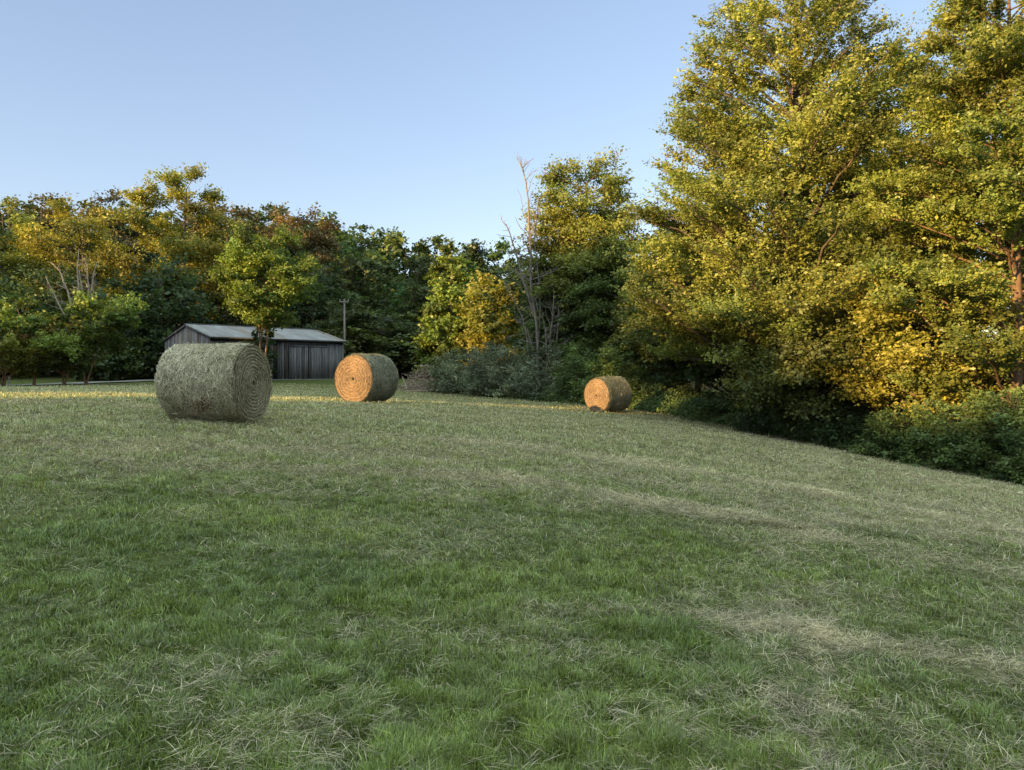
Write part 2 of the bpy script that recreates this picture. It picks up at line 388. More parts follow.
#GROUND
def build_ground():
    def axis(lo, hi, a, b, step, g):
        v = list(np.arange(a, b + 1e-6, step)); s = step
        while v[-1] < hi: s *= g; v.append(v[-1] + s)
        s = step; u = [a]
        while u[-1] > lo: s *= g; u.append(u[-1] - s)
        return np.array(u[:0:-1] + v)
    xs = axis(-1500, 1500, -17, 16, 0.2, 1.13); ys = axis(-1200, 2200, 1.0, 42, 0.2, 1.13)
    X, Y = np.meshgrid(xs, ys)
    Z = ground(X, Y) + bumps(X, Y) - 0.02
    V = np.column_stack([X.ravel(), Y.ravel(), Z.ravel()])
    nx, ny = len(xs), len(ys)
    i = np.arange(ny - 1)[:, None] * nx; j = np.arange(nx - 1)[None]
    Q = np.stack([i + j, i + j + 1, i + nx + j + 1, i + nx + j], -1).reshape(-1, 4)
    d = dryness(X, Y).ravel()
    inside = np.clip((edge_x(Y) - X).ravel() + 0.5, 0, 1)
    green = np.array([0.10, 0.125, 0.048]); dry = np.array([0.27, 0.255, 0.155]); wild = np.array([0.045, 0.055, 0.025])
    k = np.clip(d, 0, 1)[:, None]
    C = green * (1 - k) + dry * k
    far = (np.clip((Y.ravel() - 42) / 10, 0, 1) * inside)[:, None]
    C = C * (1 - far) + np.array([0.11, 0.135, 0.05]) * far
    C = C * inside[:, None] + wild * (1 - inside[:, None])
    wood = np.clip((Y.ravel() - 62) / 4, 0, 1)[:, None]
    C = C * (1 - wood) + np.array([0.05, 0.045, 0.028]) * wood
    m, nt, out = new_mat('field_soil_and_thatch')
    a = N(nt, 'ShaderNodeVertexColor', layer_name='Col')
    tc = N(nt, 'ShaderNodeTexCoord')
    nz = N(nt, 'ShaderNodeTexNoise'); nz.inputs['Scale'].default_value = 18; nz.inputs['Detail'].default_value = 8; nz.inputs['Roughness'].default_value = 0.75
    nt.links.new(tc.outputs['Object'], nz.inputs['Vector'])
    cr = N(nt, 'ShaderNodeValToRGB'); cr.color_ramp.elements[0].position = 0.32; cr.color_ramp.elements[1].position = 0.7
    cr.color_ramp.elements[0].color = (0.35, 0.33, 0.3, 1); cr.color_ramp.elements[1].color = (1.15, 1.12, 1.05, 1)
    nt.links.new(nz.outputs['Fac'], cr.inputs[0])
    p = N(nt, 'ShaderNodeBsdfPrincipled'); p.inputs['Roughness'].default_value = 1; p.inputs['Specular IOR Level'].default_value = 0
    nt.links.new(mult(nt, a.outputs['Color'], cr.outputs[0]), p.inputs['Base Color'])
    b = N(nt, 'ShaderNodeBump'); b.inputs['Strength'].default_value = 0.6; b.inputs['Distance'].default_value = 0.03
    nt.links.new(nz.outputs['Fac'], b.inputs['Height']); nt.links.new(b.outputs[0], p.inputs['Normal'])
    nt.links.new(p.outputs[0], out.inputs['Surface'])
    tag(obj('ground', quads_mesh('ground', V, Q, C, m, True)), kind='structure')

def build_grass():
    rg = np.random.default_rng(7)
    # blades of the mown sward, drawn so that density follows distance
    def scatter(n, y0, y1, xpad=1.06, xmin=None):
        # uniform in screen space gives 1/d^2 density
        iy = rg.uniform(1 / y1, 1 / y0, n); y = 1 / iy
        px = rg.uniform(-0.70 * xpad, 0.70 * xpad, n); x = px * y + rg.uniform(-1.2, 1.2, n) * (np.abs(px) > 0.45)
        ok = x < edge_x(y) + 0.4
        return x[ok], y[ok]
    parts = []
    for n, y0, y1 in ((680000, 2.2, 9.0), (480000, 8.0, 48.0)):
        x, y = scatter(n, y0, y1)
        n = len(x)
        d = dryness(x, y)
        z = ground(x, y) + bumps(x, y) - 0.02
        dist = np.hypot(x, y)
        lod = np.maximum(1, dist / 5.0)
        tuft = 0.5 * fbm(x * 2.2, y * 2.2, 77, 3) + 0.5 * vnoise(x * 7.5, y * 7.5, 78)
        isdry = rg.random(n) < np.clip(d * 0.95 - 0.10, 0.03, 0.95)
        flat = isdry & (rg.random(n) < 0.62)
        hgt = (0.020 + 0.046 * np.clip(tuft * 1.9 - 0.45, 0, 1.3)) * rg.uniform(0.55, 1.35, n) * (1 - 0.5 * np.clip(d, 0, 1)) * np.where(dist > 9, 0.9, 1)
        hgt = hgt * np.where(dist > 9, np.minimum(lod * 0.55 + 0.45, 1.7), 1)
        tall = rg.random(n) < 0.015
        hgt = np.where(tall & ~isdry & (dist < 12), hgt * 1.7, hgt)
        wid = rg.uniform(0.0024, 0.0060, n) * np.where(isdry, 0.62, 1.0) * lod ** 0.80
        broad = (rg.random(n) < 0.05) & ~isdry & (dist < 8)
        wid = np.where(broad, wid * 2.2, wid); hgt = np.where(broad, hgt * 0.75, hgt)
        az = np.where(rg.random(n) < 0.6, vnoise(x * 5.5, y * 5.5, 91) * 4 * PI + rg.normal(0, 0.7, n), rg.uniform(0, 2 * PI, n))
        leanm = np.where(flat, rg.uniform(1.25, 1.5, n), np.abs(rg.normal(0.6, 0.42, n)).clip(0, 1.35))
        ln = np.where(flat, rg.uniform(0.04, 0.13, n) * np.minimum(lod, 1.4), hgt / np.cos(leanm * 0.6))
        D = np.column_stack([np.cos(az), np.sin(az), np.zeros(n)])
        S = np.column_stack([-np.sin(az), np.cos(az), np.zeros(n)]) 
        tw = rg.normal(0, 0.5, n)[:, None]
        S = norm(S + D * tw)
        b = np.column_stack([x, y, z - 0.004])
        b[:, 2] += np.where(flat, rg.uniform(0.0, 0.03, n) * np.minimum(lod, 2) + 0.012, 0)
        a1 = leanm * 0.55; a2 = leanm * 1.15
        a2 = np.where(flat, leanm + rg.normal(0.12, 0.12, n), a2)
        up = np.array([0, 0, 1.0])
        m1 = b + (D * np.sin(a1)[:, None] + up * np.cos(a1)[:, None]) * (ln * 0.5)[:, None]
        m1 = np.where(flat[:, None], b + (D * np.sin(leanm)[:, None] + up * np.cos(leanm)[:, None]) * (ln * 0.5)[:, None], m1)
        tip = m1 + (D * np.sin(a2)[:, None] + up * np.cos(a2)[:, None]) * (ln * 0.55)[:, None]
        w = wid[:, None]; tipw = np.clip(dist / 40, 0.1, 0.45)[:, None]
        V = np.stack([b - S * w * 0.5, b + S * w * 0.5, m1 + S * w * 0.45, m1 - S * w * 0.45, tip + S * w * tipw, tip - S * w * tipw], 1)
        k = np.arange(n)[:, None] * 6
        Q = np.concatenate([k + [0, 1, 2, 3], k + [3, 2, 4, 5]])
        # colours
        gn = np.clip(fbm(x * 0.7, y * 0.7, 21, 3) * 1.5 - 0.25 + rg.normal(0, 0.28, n), 0, 1)[:, None]
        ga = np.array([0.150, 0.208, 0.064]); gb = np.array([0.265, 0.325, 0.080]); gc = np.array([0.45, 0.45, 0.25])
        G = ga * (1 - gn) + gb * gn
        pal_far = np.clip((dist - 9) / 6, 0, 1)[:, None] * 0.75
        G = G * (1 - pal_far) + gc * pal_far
        t = rg.random(n)[:, None]
        Dc = np.array([0.40, 0.345, 0.20]) * (1 - t) + np.array([0.62, 0.55, 0.39]) * t
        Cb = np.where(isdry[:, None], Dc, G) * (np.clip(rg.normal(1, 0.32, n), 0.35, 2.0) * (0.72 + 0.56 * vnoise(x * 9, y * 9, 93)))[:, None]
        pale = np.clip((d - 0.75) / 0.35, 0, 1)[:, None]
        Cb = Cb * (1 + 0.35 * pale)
        C = np.stack([Cb * 0.3, Cb * 0.3, Cb, Cb, Cb * 1.08, Cb * 1.08], 1)  # blade bases coloured darker, standing in for shade between the blades
        parts.append((V.reshape(-1, 3), Q, C.reshape(-1, 3)))
    off = 0; Vs = []; Qs = []; Cs = []
    for V, Q, C in parts:
        Vs.append(V); Qs.append(Q + off); Cs.append(C); off += len(V)
    tag(obj('grass', quads_mesh('grass', np.concatenate(Vs), np.concatenate(Qs), np.concatenate(Cs), M_BLADE)),
        'short mown hay grass, green with dry straw, over the sloping field', 'grass', kind='stuff')

#BALES
def make_bale(label, px, Y, nrm, D, L, seed, side_cols, face_cols, sink=0.03, tilt=0.0):
    rg = np.random.default_rng(seed)
    x, y, z = at(px, Y)
    R = D / 2
    ang = math.atan2(nrm[1], nrm[0])
    t = thing('hay_bale', label, 'hay bale', (x, y, z + R - sink), ang, 'round hay bales in the field')
    t.rotation_euler = (0, tilt, ang)
    # local axis = +X, visible end at +L/2
    def rad(th, xx):
        th = np.asarray(th); xx = np.asarray(xx)
        b = 1 + 0.018 * np.sin(2 * th + seed) + 0.014 * np.sin(3 * th + 2 * seed + xx) + 0.045 * (fbm(th * 1.8 + 5, xx * 2.0 + 9, seed, 3) - 0.5)
        sag = 1 - 0.03 * np.exp(-((np.mod(th + PI / 2 + PI, 2 * PI) - PI) / 0.35) ** 2)
        edge = 1 - 0.05 * np.clip((np.abs(xx) - (L / 2 - 0.10)) / 0.10, 0, 1) ** 2
        return R * b * sag * edge
    nth, nx = 128, 40
    TH, XX = np.meshgrid(np.arange(nth) / nth * 2 * PI, np.linspace(-L / 2, L / 2, nx))
    RR = rad(TH, XX) - 0.012
    V = np.column_stack([XX.ravel(), (RR * np.cos(TH)).ravel(), (RR * np.sin(TH)).ravel()])
    i = np.arange(nx - 1)[:, None] * nth; j = np.arange(nth)[None]; j2 = (j + 1) % nth
    Q = np.stack([i + j, i + j2, i + nth + j2, i + nth + j], -1).reshape(-1, 4)
    mb = MB(); mb.add(V, Q, np.array(side_cols[0]) * 0.35)
    # hay stems wound around the roll
    n = 26000
    th = rg.uniform(0, 2 * PI, n); xx = rg.uniform(-L / 2, L / 2, n)
    r = rad(th, xx) + rg.uniform(-0.014, 0.010, n) + np.where(rg.random(n) < 0.05, rg.uniform(0, 0.04, n), 0)
    ln = rg.uniform(0.05, 0.16, n); w = rg.uniform(0.004, 0.011, n)
    c = np.column_stack([xx, r * np.cos(th), r * np.sin(th)])
    e = np.column_stack([np.zeros(n), np.cos(th), np.sin(th)]); tg = np.column_stack([np.zeros(n), -np.sin(th), np.cos(th)])
    axv = np.array([1.0, 0, 0])
    ph = rg.normal(0, 0.75, n)[:, None]
    d = norm(tg * np.cos(ph) + axv * np.sin(ph) + e * rg.normal(0, 0.10, n)[:, None])
    s = np.cross(d, norm(e + rg.normal(0, 0.35, (n, 3))))
    a = c - d * (ln / 2)[:, None]; b = c + d * (ln / 2)[:, None]
    # keep on the curved surface: lower the ends
    for q in (a, b):
        q[:, 1:] *= (r / np.maximum(np.hypot(q[:, 1], q[:, 2]), 1e-6))[:, None] * 0.5 + 0.5
        q[:, 0] = np.clip(q[:, 0], -L / 2 - 0.02, L / 2 + 0.02)
    VV = np.stack([a - s * w[:, None] / 2, a + s * w[:, None] / 2, b + s * w[:, None] / 2, b - s * w[:, None] / 2], 1).reshape(-1, 3)
    patch = fbm(th * 1.6, xx * 2.2, seed + 3, 3)
    k = np.clip(patch * 1.8 - 0.4 + rg.normal(0, 0.3, n), 0, 1)[:, None]
    Cc = (np.array(side_cols[0]) * (1 - k) + np.array(side_cols[1]) * k) * np.clip(rg.normal(1, 0.3, n), 0.3, 1.8)[:, None]
    brown = (np.exp(-((th - PI * 1.18) / 0.16) ** 2 - ((xx - 0.1) / 0.22) ** 2) > rg.random(n) * 1.3)[:, None]
    if seed == 3:
        Cc = np.where(brown, np.array([0.25, 0.15, 0.085]) * rg.uniform(0.6, 1.3, n)[:, None], Cc)
    mb.add(VV, np.arange(n * 4).reshape(-1, 4), np.repeat(Cc, 4, 0))
    obj('rolled_side', mb.mesh('rolled_side', M_STRAW), t)
    # the two flat ends: wound layers
    for sgn in (1, -1):
        fb = MB()
        nr = 40
        rr = np.linspace(0.0, 1, nr)
        TH2, R2 = np.meshgrid(np.arange(nth) / nth * 2 * PI, rr)
        Ro = rad(TH2, np.full_like(TH2, sgn * L / 2)) * R2 * 0.995
        lay = 7.0 if seed != 3 else 11.0
        prof = lambda th, q: ((0.012 if seed == 3 else 0.006) * np.sin(2 * PI * (q * lay - sgn * th / (2 * PI)) + 5.0 * fbm(th * 1.1, q * 4, seed + 8, 3)) * (0.5 + vnoise(th * 2, q * 9, seed + 4)) + 0.04 * (fbm(th * 1.5 + 3, q * 5, seed + 6, 3) - 0.5)
                              - 0.06 * np.exp(-(q / 0.06) ** 2) + 0.02 * (1 - q ** 2) - 0.03 * np.clip((q - 0.93) / 0.07, 0, 1) ** 2)
        X2 = sgn * (L / 2 + prof(TH2, R2) - 0.008)
        V = np.column_stack([X2.ravel(), (Ro * np.cos(TH2)).ravel(), (Ro * np.sin(TH2)).ravel()])
        i = np.arange(nr - 1)[:, None] * nth
        Q = np.stack([i + j, i + j2, i + nth + j2, i + nth + j], -1).reshape(-1, 4)
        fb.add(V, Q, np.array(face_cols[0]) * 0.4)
        n = 15000 if sgn == 1 else 2500
        q = np.sqrt(rg.uniform(0.0008, 1, n)); th = rg.uniform(0, 2 * PI, n)
        ring = np.sin(2 * PI * (q * lay - sgn * th / (2 * PI)) + 5.0 * fbm(th * 1.1, q * 4, seed + 8, 3))
        r = rad(th, np.full(n, sgn * L / 2)) * q
        c = np.column_stack([sgn * (L / 2 + prof(th, q) + rg.uniform(-0.006, 0.012, n)), r * np.cos(th), r * np.sin(th)])
        e = np.column_stack([np.zeros(n), np.cos(th), np.sin(th)]); tg = np.column_stack([np.zeros(n), -np.sin(th), np.cos(th)])
        ln = np.minimum(rg.uniform(0.03, 0.13, n), 0.04 + r * 0.5); w = rg.uniform(0.004, 0.010, n)
        d = norm(tg + e * rg.normal(0, 0.22, n)[:, None] + axv * rg.normal(0, 0.16, n)[:, None])
        s = np.cross(d, norm(axv * sgn + rg.normal(0, 0.4, (n, 3))))
        a = c - d * (ln / 2)[:, None]; b = c + d * (ln / 2)[:, None]
        VV = np.stack([a - s * w[:, None] / 2, a + s * w[:, None] / 2, b + s * w[:, None] / 2, b - s * w[:, None] / 2], 1).reshape(-1, 3)
        k = np.clip(0.55 + (0.45 if seed == 3 else 0.18) * ring + rg.normal(0, 0.25, n), 0, 1)[:, None]
        Cc = (np.array(face_cols[0]) * (1 - k) + np.array(face_cols[1]) * k) * np.clip(rg.normal(1, 0.25, n), 0.35, 1.7)[:, None]
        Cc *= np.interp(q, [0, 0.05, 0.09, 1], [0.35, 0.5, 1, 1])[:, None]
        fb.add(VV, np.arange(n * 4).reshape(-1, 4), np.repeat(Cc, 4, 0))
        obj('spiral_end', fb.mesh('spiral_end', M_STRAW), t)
    return t

def build_bales():
    side = ((0.36, 0.33, 0.20), (0.60, 0.55, 0.40))
    face = ((0.17, 0.148, 0.085), (0.40, 0.35, 0.225))
    gold = ((0.22, 0.14, 0.088), (0.38, 0.265, 0.17))  # ends of the sunlit bales, with the sun's orange put into the colour
    make_bale('large round bale of grey-green hay nearest the camera, wholly in shade', 216, 14.2, (0.985, -0.173), 1.52, 1.52, 3, side, face, sink=0.05)
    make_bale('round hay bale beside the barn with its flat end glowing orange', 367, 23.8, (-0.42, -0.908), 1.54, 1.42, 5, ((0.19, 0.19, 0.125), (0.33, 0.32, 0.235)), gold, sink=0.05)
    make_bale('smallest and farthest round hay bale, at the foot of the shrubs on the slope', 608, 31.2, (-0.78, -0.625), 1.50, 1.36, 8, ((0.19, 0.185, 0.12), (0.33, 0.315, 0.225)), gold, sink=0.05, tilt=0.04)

#BARN
def build_barn():
    rg = np.random.default_rng(12)
    A = np.array([-21.6, 53.0]); a = math.radians(45)
    ex = np.array([math.cos(a), math.sin(a)]); ey = np.array([-math.sin(a), math.cos(a)])
    L, W = 11.0, 8.7
    zb = 0.95; HE, HRg = 3.18, 4.22
    t = thing('barn', 'weathered grey board barn with a shallow metal roof at the wood edge', 'barn', (A[0], A[1], zb), a)
    m_board = noise_mat('weathered_barn_boards', (0.085, 0.08, 0.078), (0.26, 0.252, 0.25), (9, 9, 0.8), 0.9, 0.5, attr=True)
    m_roof = noise_mat('galvanised_roof_metal', (0.15, 0.135, 0.125), (0.30, 0.31, 0.335), (1.6, 0.5, 0.5), 0.5, 0.0, attr=True, spec=0.5)
    m_dark = noise_mat('barn_interior_shade', (0.02, 0.02, 0.02), (0.05, 0.048, 0.045), (4, 4, 4), 0.95, 0.2)
    def boards(x0, x1, z0, ztop, yoff, axis='x', skip=None, flip=1):
        mb = MB(); p = x0
        while p < x1 - 0.03:
            w = min(rg.uniform(0.17, 0.27), x1 - p)
            g = rg.uniform(0.008, 0.025)
            c = p + w / 2
            if not (skip and skip(c)):  # doorways stay open
                zt = ztop(c) - rg.uniform(0, 0.05); zl = z0 + rg.uniform(0, 0.09)
                v = rg.uniform(0.62, 1.25); col = np.array([v, v * rg.uniform(0.96, 1.0), v * rg.uniform(0.94, 1.02)])
                if rg.random() < 0.1: col = col * [0.9, 0.75, 0.62]
                dd = yoff + rg.uniform(-0.012, 0.012)
                if axis == 'x': mb.box((c, dd, (zt + zl) / 2), (w - g, 0.025, zt - zl), col)
                else: mb.box((dd, c, (zt + zl) / 2), (0.025, w - g, zt - zl), col)
            p += w
        return mb
    eave = lambda c: HE
    gable = lambda c: HE + (HRg - HE) * (1 - abs(c - W / 2) / (W / 2)) - 0.05
    doors = ((3.2, 4.75), (6.05, 7.7), (7.78, 9.45))
    indoor = lambda c: any(d0 < c < d1 for d0, d1 in doors) or 4.80 < c < 5.12
    for a0, a1 in ((0.0, 3.2), (5.12, 6.05), (9.45, L)):
        obj('long_wall', boards(a0, a1, 0.05, lambda c: HE - 0.28, 0.0, 'x').mesh('long_wall', m_board), t)
    for d0, d1 in doors:
        d = obj('door', boards(d0, d1, 0.07, lambda c: HE - 0.42, -0.05, 'x').mesh('door', m_board), t)
        rail = MB()
        rail.box(((d0 + d1) / 2, -0.085, HE - 0.5), (d1 - d0 - 0.06, 0.03, 0.12), (0.8, 0.8, 0.82))
        obj('door_rail', rail.mesh('door_rail', m_board), d)
    g1 = boards(0.03, W - 0.03, 0.05, gable, 0.0, 'y'); obj('gable_wall', g1.mesh('gable_wall', m_board), t)
    g2 = boards(0.03, W - 0.03, 0.05, gable, L, 'y'); obj('gable_wall', g2.mesh('gable_wall', m_board), t)
    bw = boards(0, L, 0.05, eave, W, 'x'); obj('rear_wall', bw.mesh('rear_wall', m_board), t)
    # added near-black lining stands in for interior shade behind board gaps and eave
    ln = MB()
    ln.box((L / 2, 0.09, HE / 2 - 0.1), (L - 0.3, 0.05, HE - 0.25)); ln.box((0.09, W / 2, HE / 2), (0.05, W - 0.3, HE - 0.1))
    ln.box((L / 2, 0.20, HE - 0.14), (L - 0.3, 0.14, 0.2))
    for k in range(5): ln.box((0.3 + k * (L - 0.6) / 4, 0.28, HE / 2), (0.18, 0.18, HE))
    obj('frame_and_dark_lining', ln.mesh('frame_and_dark_lining', m_dark), t)
    sill = MB(); sill.box((L / 2, -0.03, 0.04), (L + 0.1, 0.16, 0.12), (1.25, 1.25, 1.25)); sill.box((-0.03, W / 2, 0.04), (0.16, W - 0.2, 0.12), (1.2, 1.2, 1.2))
    obj('sill', sill.mesh('sill', m_board), t)
    # roof: two slopes of ribbed sheets
    rf = MB(); oh = 0.35; og = 0.12
    sl = (HRg - HE) / (W / 2)
    for side in (0, 1):
        x = -og
        while x < L + og - 0.01:
            w = min(0.76, L + og - x); v = rg.uniform(0.78, 1.12); rust = np.array([1, 1, 1]) if rg.random() > 0.2 else np.array([1.02, 0.88, 0.76])
            nrib = 6; xs = np.linspace(x, x + w, nrib * 2 + 1)
            up = np.where(np.arange(nrib * 2 + 1) % 2 == 0, 0.0, 0.022)
            yl = -oh if side == 0 else W + oh
            zl = HE - sl * oh + 0.07
            v0 = np.column_stack([xs, np.full_like(xs, yl), zl + up]); v1 = np.column_stack([xs, np.full_like(xs, W / 2), HRg + 0.07 + up])
            k = len(xs); idx = np.arange(k - 1)
            rf.add(np.concatenate([v0, v1]), np.stack([idx, idx + 1, idx + 1 + k, idx + k], -1), rust * v)
            x += w
    r = obj('roof', rf.mesh('roof', m_roof), t)
    rc = MB(); rc.box((L / 2, W / 2, HRg + 0.10), (L + 2 * og, 0.3, 0.03), (1.05, 1.05, 1.05)); obj('ridge_cap', rc.mesh('ridge_cap', m_roof), r)
    fb = MB(); fb.box((L / 2, -oh + 0.06, HE - sl * oh + 0.02), (L + 2 * og - 0.06, 0.03, 0.09), (0.75, 0.73, 0.7))
    for xx in (-og + 0.03, L + og - 0.03):
        for s in (-1, 1):
            th = math.atan(sl) * (-s)
            M = np.array([[1, 0, 0], [0, math.cos(th), -math.sin(th)], [0, math.sin(th), math.cos(th)]])
            fb.box((xx, W / 2 + s * (W / 4 + oh / 2), (HE + HRg) / 2 - sl * oh / 2 - 0.02), (0.035, W / 2 + oh - 0.08, 0.14), (0.8, 0.78, 0.76), M=M)
    obj('fascia', fb.mesh('fascia', m_board), r)

def build_pole():
    x, y, z = at(344.5, 63)
    t = thing('utility_pole', 'slender wooden utility pole with a short crossarm behind the barn', 'utility pole', (x, y, z))
    h = height(299, 63) - z
    mp = noise_mat('pole_timber', (0.22, 0.2, 0.17), (0.34, 0.31, 0.27), (8, 8, 1), 0.9, 0.3, attr=True)
    mb = MB(); zz = np.linspace(-0.3, h, 9); mb.tube(np.column_stack([np.zeros(9), np.zeros(9), zz]), np.linspace(0.095, 0.07, 9), 10, (1.15, 1.1, 1.05))
    obj('pole', mb.mesh('pole', mp, True), t)
    a = MB(); a.box((0, -0.16, h - 0.25), (0.8, 0.06, 0.07), (1.0, 0.96, 0.92)); c = obj('crossarm', a.mesh('crossarm', mp), t)
    mi = noise_mat('insulator_ceramic', (0.3, 0.28, 0.26), (0.45, 0.43, 0.4), (5, 5, 5), 0.3, 0)
    for s in (-0.35, 0.35):
        i = MB(); i.tube([(s, -0.16, h - 0.195), (s, -0.16, h - 0.1), (s, -0.16, h - 0.05)], [0.03, 0.05, 0.03], 8); obj('insulator', i.mesh('insulator', mi, True), c)

def build_path():
    P = np.array([(-36, 42.0), (-31.5, 45.5), (-29, 51.5), (-27.5, 56), (-27, 60), (-26, 66), (-24, 72)])
    t = np.linspace(0, 1, len(P)); tt = np.linspace(0, 1, 60)
    C = np.column_stack([np.interp(tt, t, P[:, 0]), np.interp(tt, t, P[:, 1])])
    k = np.ones(9) / 9
    C = np.column_stack([np.convolve(np.pad(C[:, i], 4, 'edge'), k, 'valid') for i in range(2)])
    T = norm(np.gradient(C, axis=0)); S = np.column_stack([-T[:, 1], T[:, 0]])
    V = []; n = 7
    for o in np.linspace(-1.6, 1.6, n):
        p = C + S * o; V.append(np.column_stack([p, ground(p[:, 0], p[:, 1]) + bumps(p[:, 0], p[:, 1]) + 0.05 + 0.03 * (1 - (o / 1.6) ** 2)]))
    V = np.stack(V, 1).reshape(-1, 3)
    i = np.arange(59)[:, None] * n; j = np.arange(n - 1)[None]
    Q = np.stack([i + j, i + n + j, i + n + j + 1, i + j + 1], -1).reshape(-1, 4)
    m = noise_mat('gravel', (0.15, 0.145, 0.13), (0.24, 0.235, 0.22), (6, 6, 6), 0.95, 0.5)
    tag(obj('gravel_path', quads_mesh('gravel_path', V, Q[:, ::-1], None, m, True)), kind='structure')
    # short marker post by the track
    x, y, z = at(9, 47)
    tp = thing('marker_post', 'short pale marker post standing by the gravel track', 'post', (x, y, z))
    mb = MB(); mb.tube([(0, 0, -0.1), (0, 0, 0.25), (0, 0, 0.5)], [0.05, 0.05, 0.048], 8); obj('post', mb.mesh('post', M_DEAD, True), tp)
    c = MB(); c.box((0, 0, 0.53), (0.13, 0.13, 0.06), (1.4, 1.4, 1.4)); obj('cap', c.mesh('cap', M_DEAD), tp)
def pt(px, row, Y):
    return np.array([(px - CX) / F * Y, Y, height(row, Y)])

PAL = {
    'gold': ((0.155, 0.205, 0.046), (0.275, 0.275, 0.060)),
    'olive': ((0.090, 0.115, 0.030), (0.165, 0.170, 0.042)),
    'green': ((0.080, 0.130, 0.042), (0.145, 0.195, 0.056)),
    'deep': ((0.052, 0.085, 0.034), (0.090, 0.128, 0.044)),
    'lime': ((0.110, 0.165, 0.035), (0.175, 0.220, 0.040)),
    'rust': ((0.115, 0.095, 0.040), (0.205, 0.125, 0.045)),
    'brown': ((0.090, 0.085, 0.038), (0.140, 0.115, 0.048)),
    'yellow': ((0.20, 0.215, 0.040), (0.325, 0.285, 0.050)),
    'sage': ((0.135, 0.165, 0.105), (0.22, 0.25, 0.155)),
}

def put_tree(name, label, px, Y, top, rpx, env, pal, n, leaf, seed, cat='tree', group=None, rotz=0.0, mat=None, crown='crown', trunk='trunk', **kw):
    x, y, z = at(px, Y)
    H = max(1.0, height(top, Y) - z); R = rpx / F * Y
    d = build_tree(seed, H, R, env=ENV[env], n_leaves=n, leaf=leaf, pal=PAL[pal], **kw)
    return plant(name, label, cat, (x, y, z - 0.05), d, rotz, mat, crown, trunk, group)

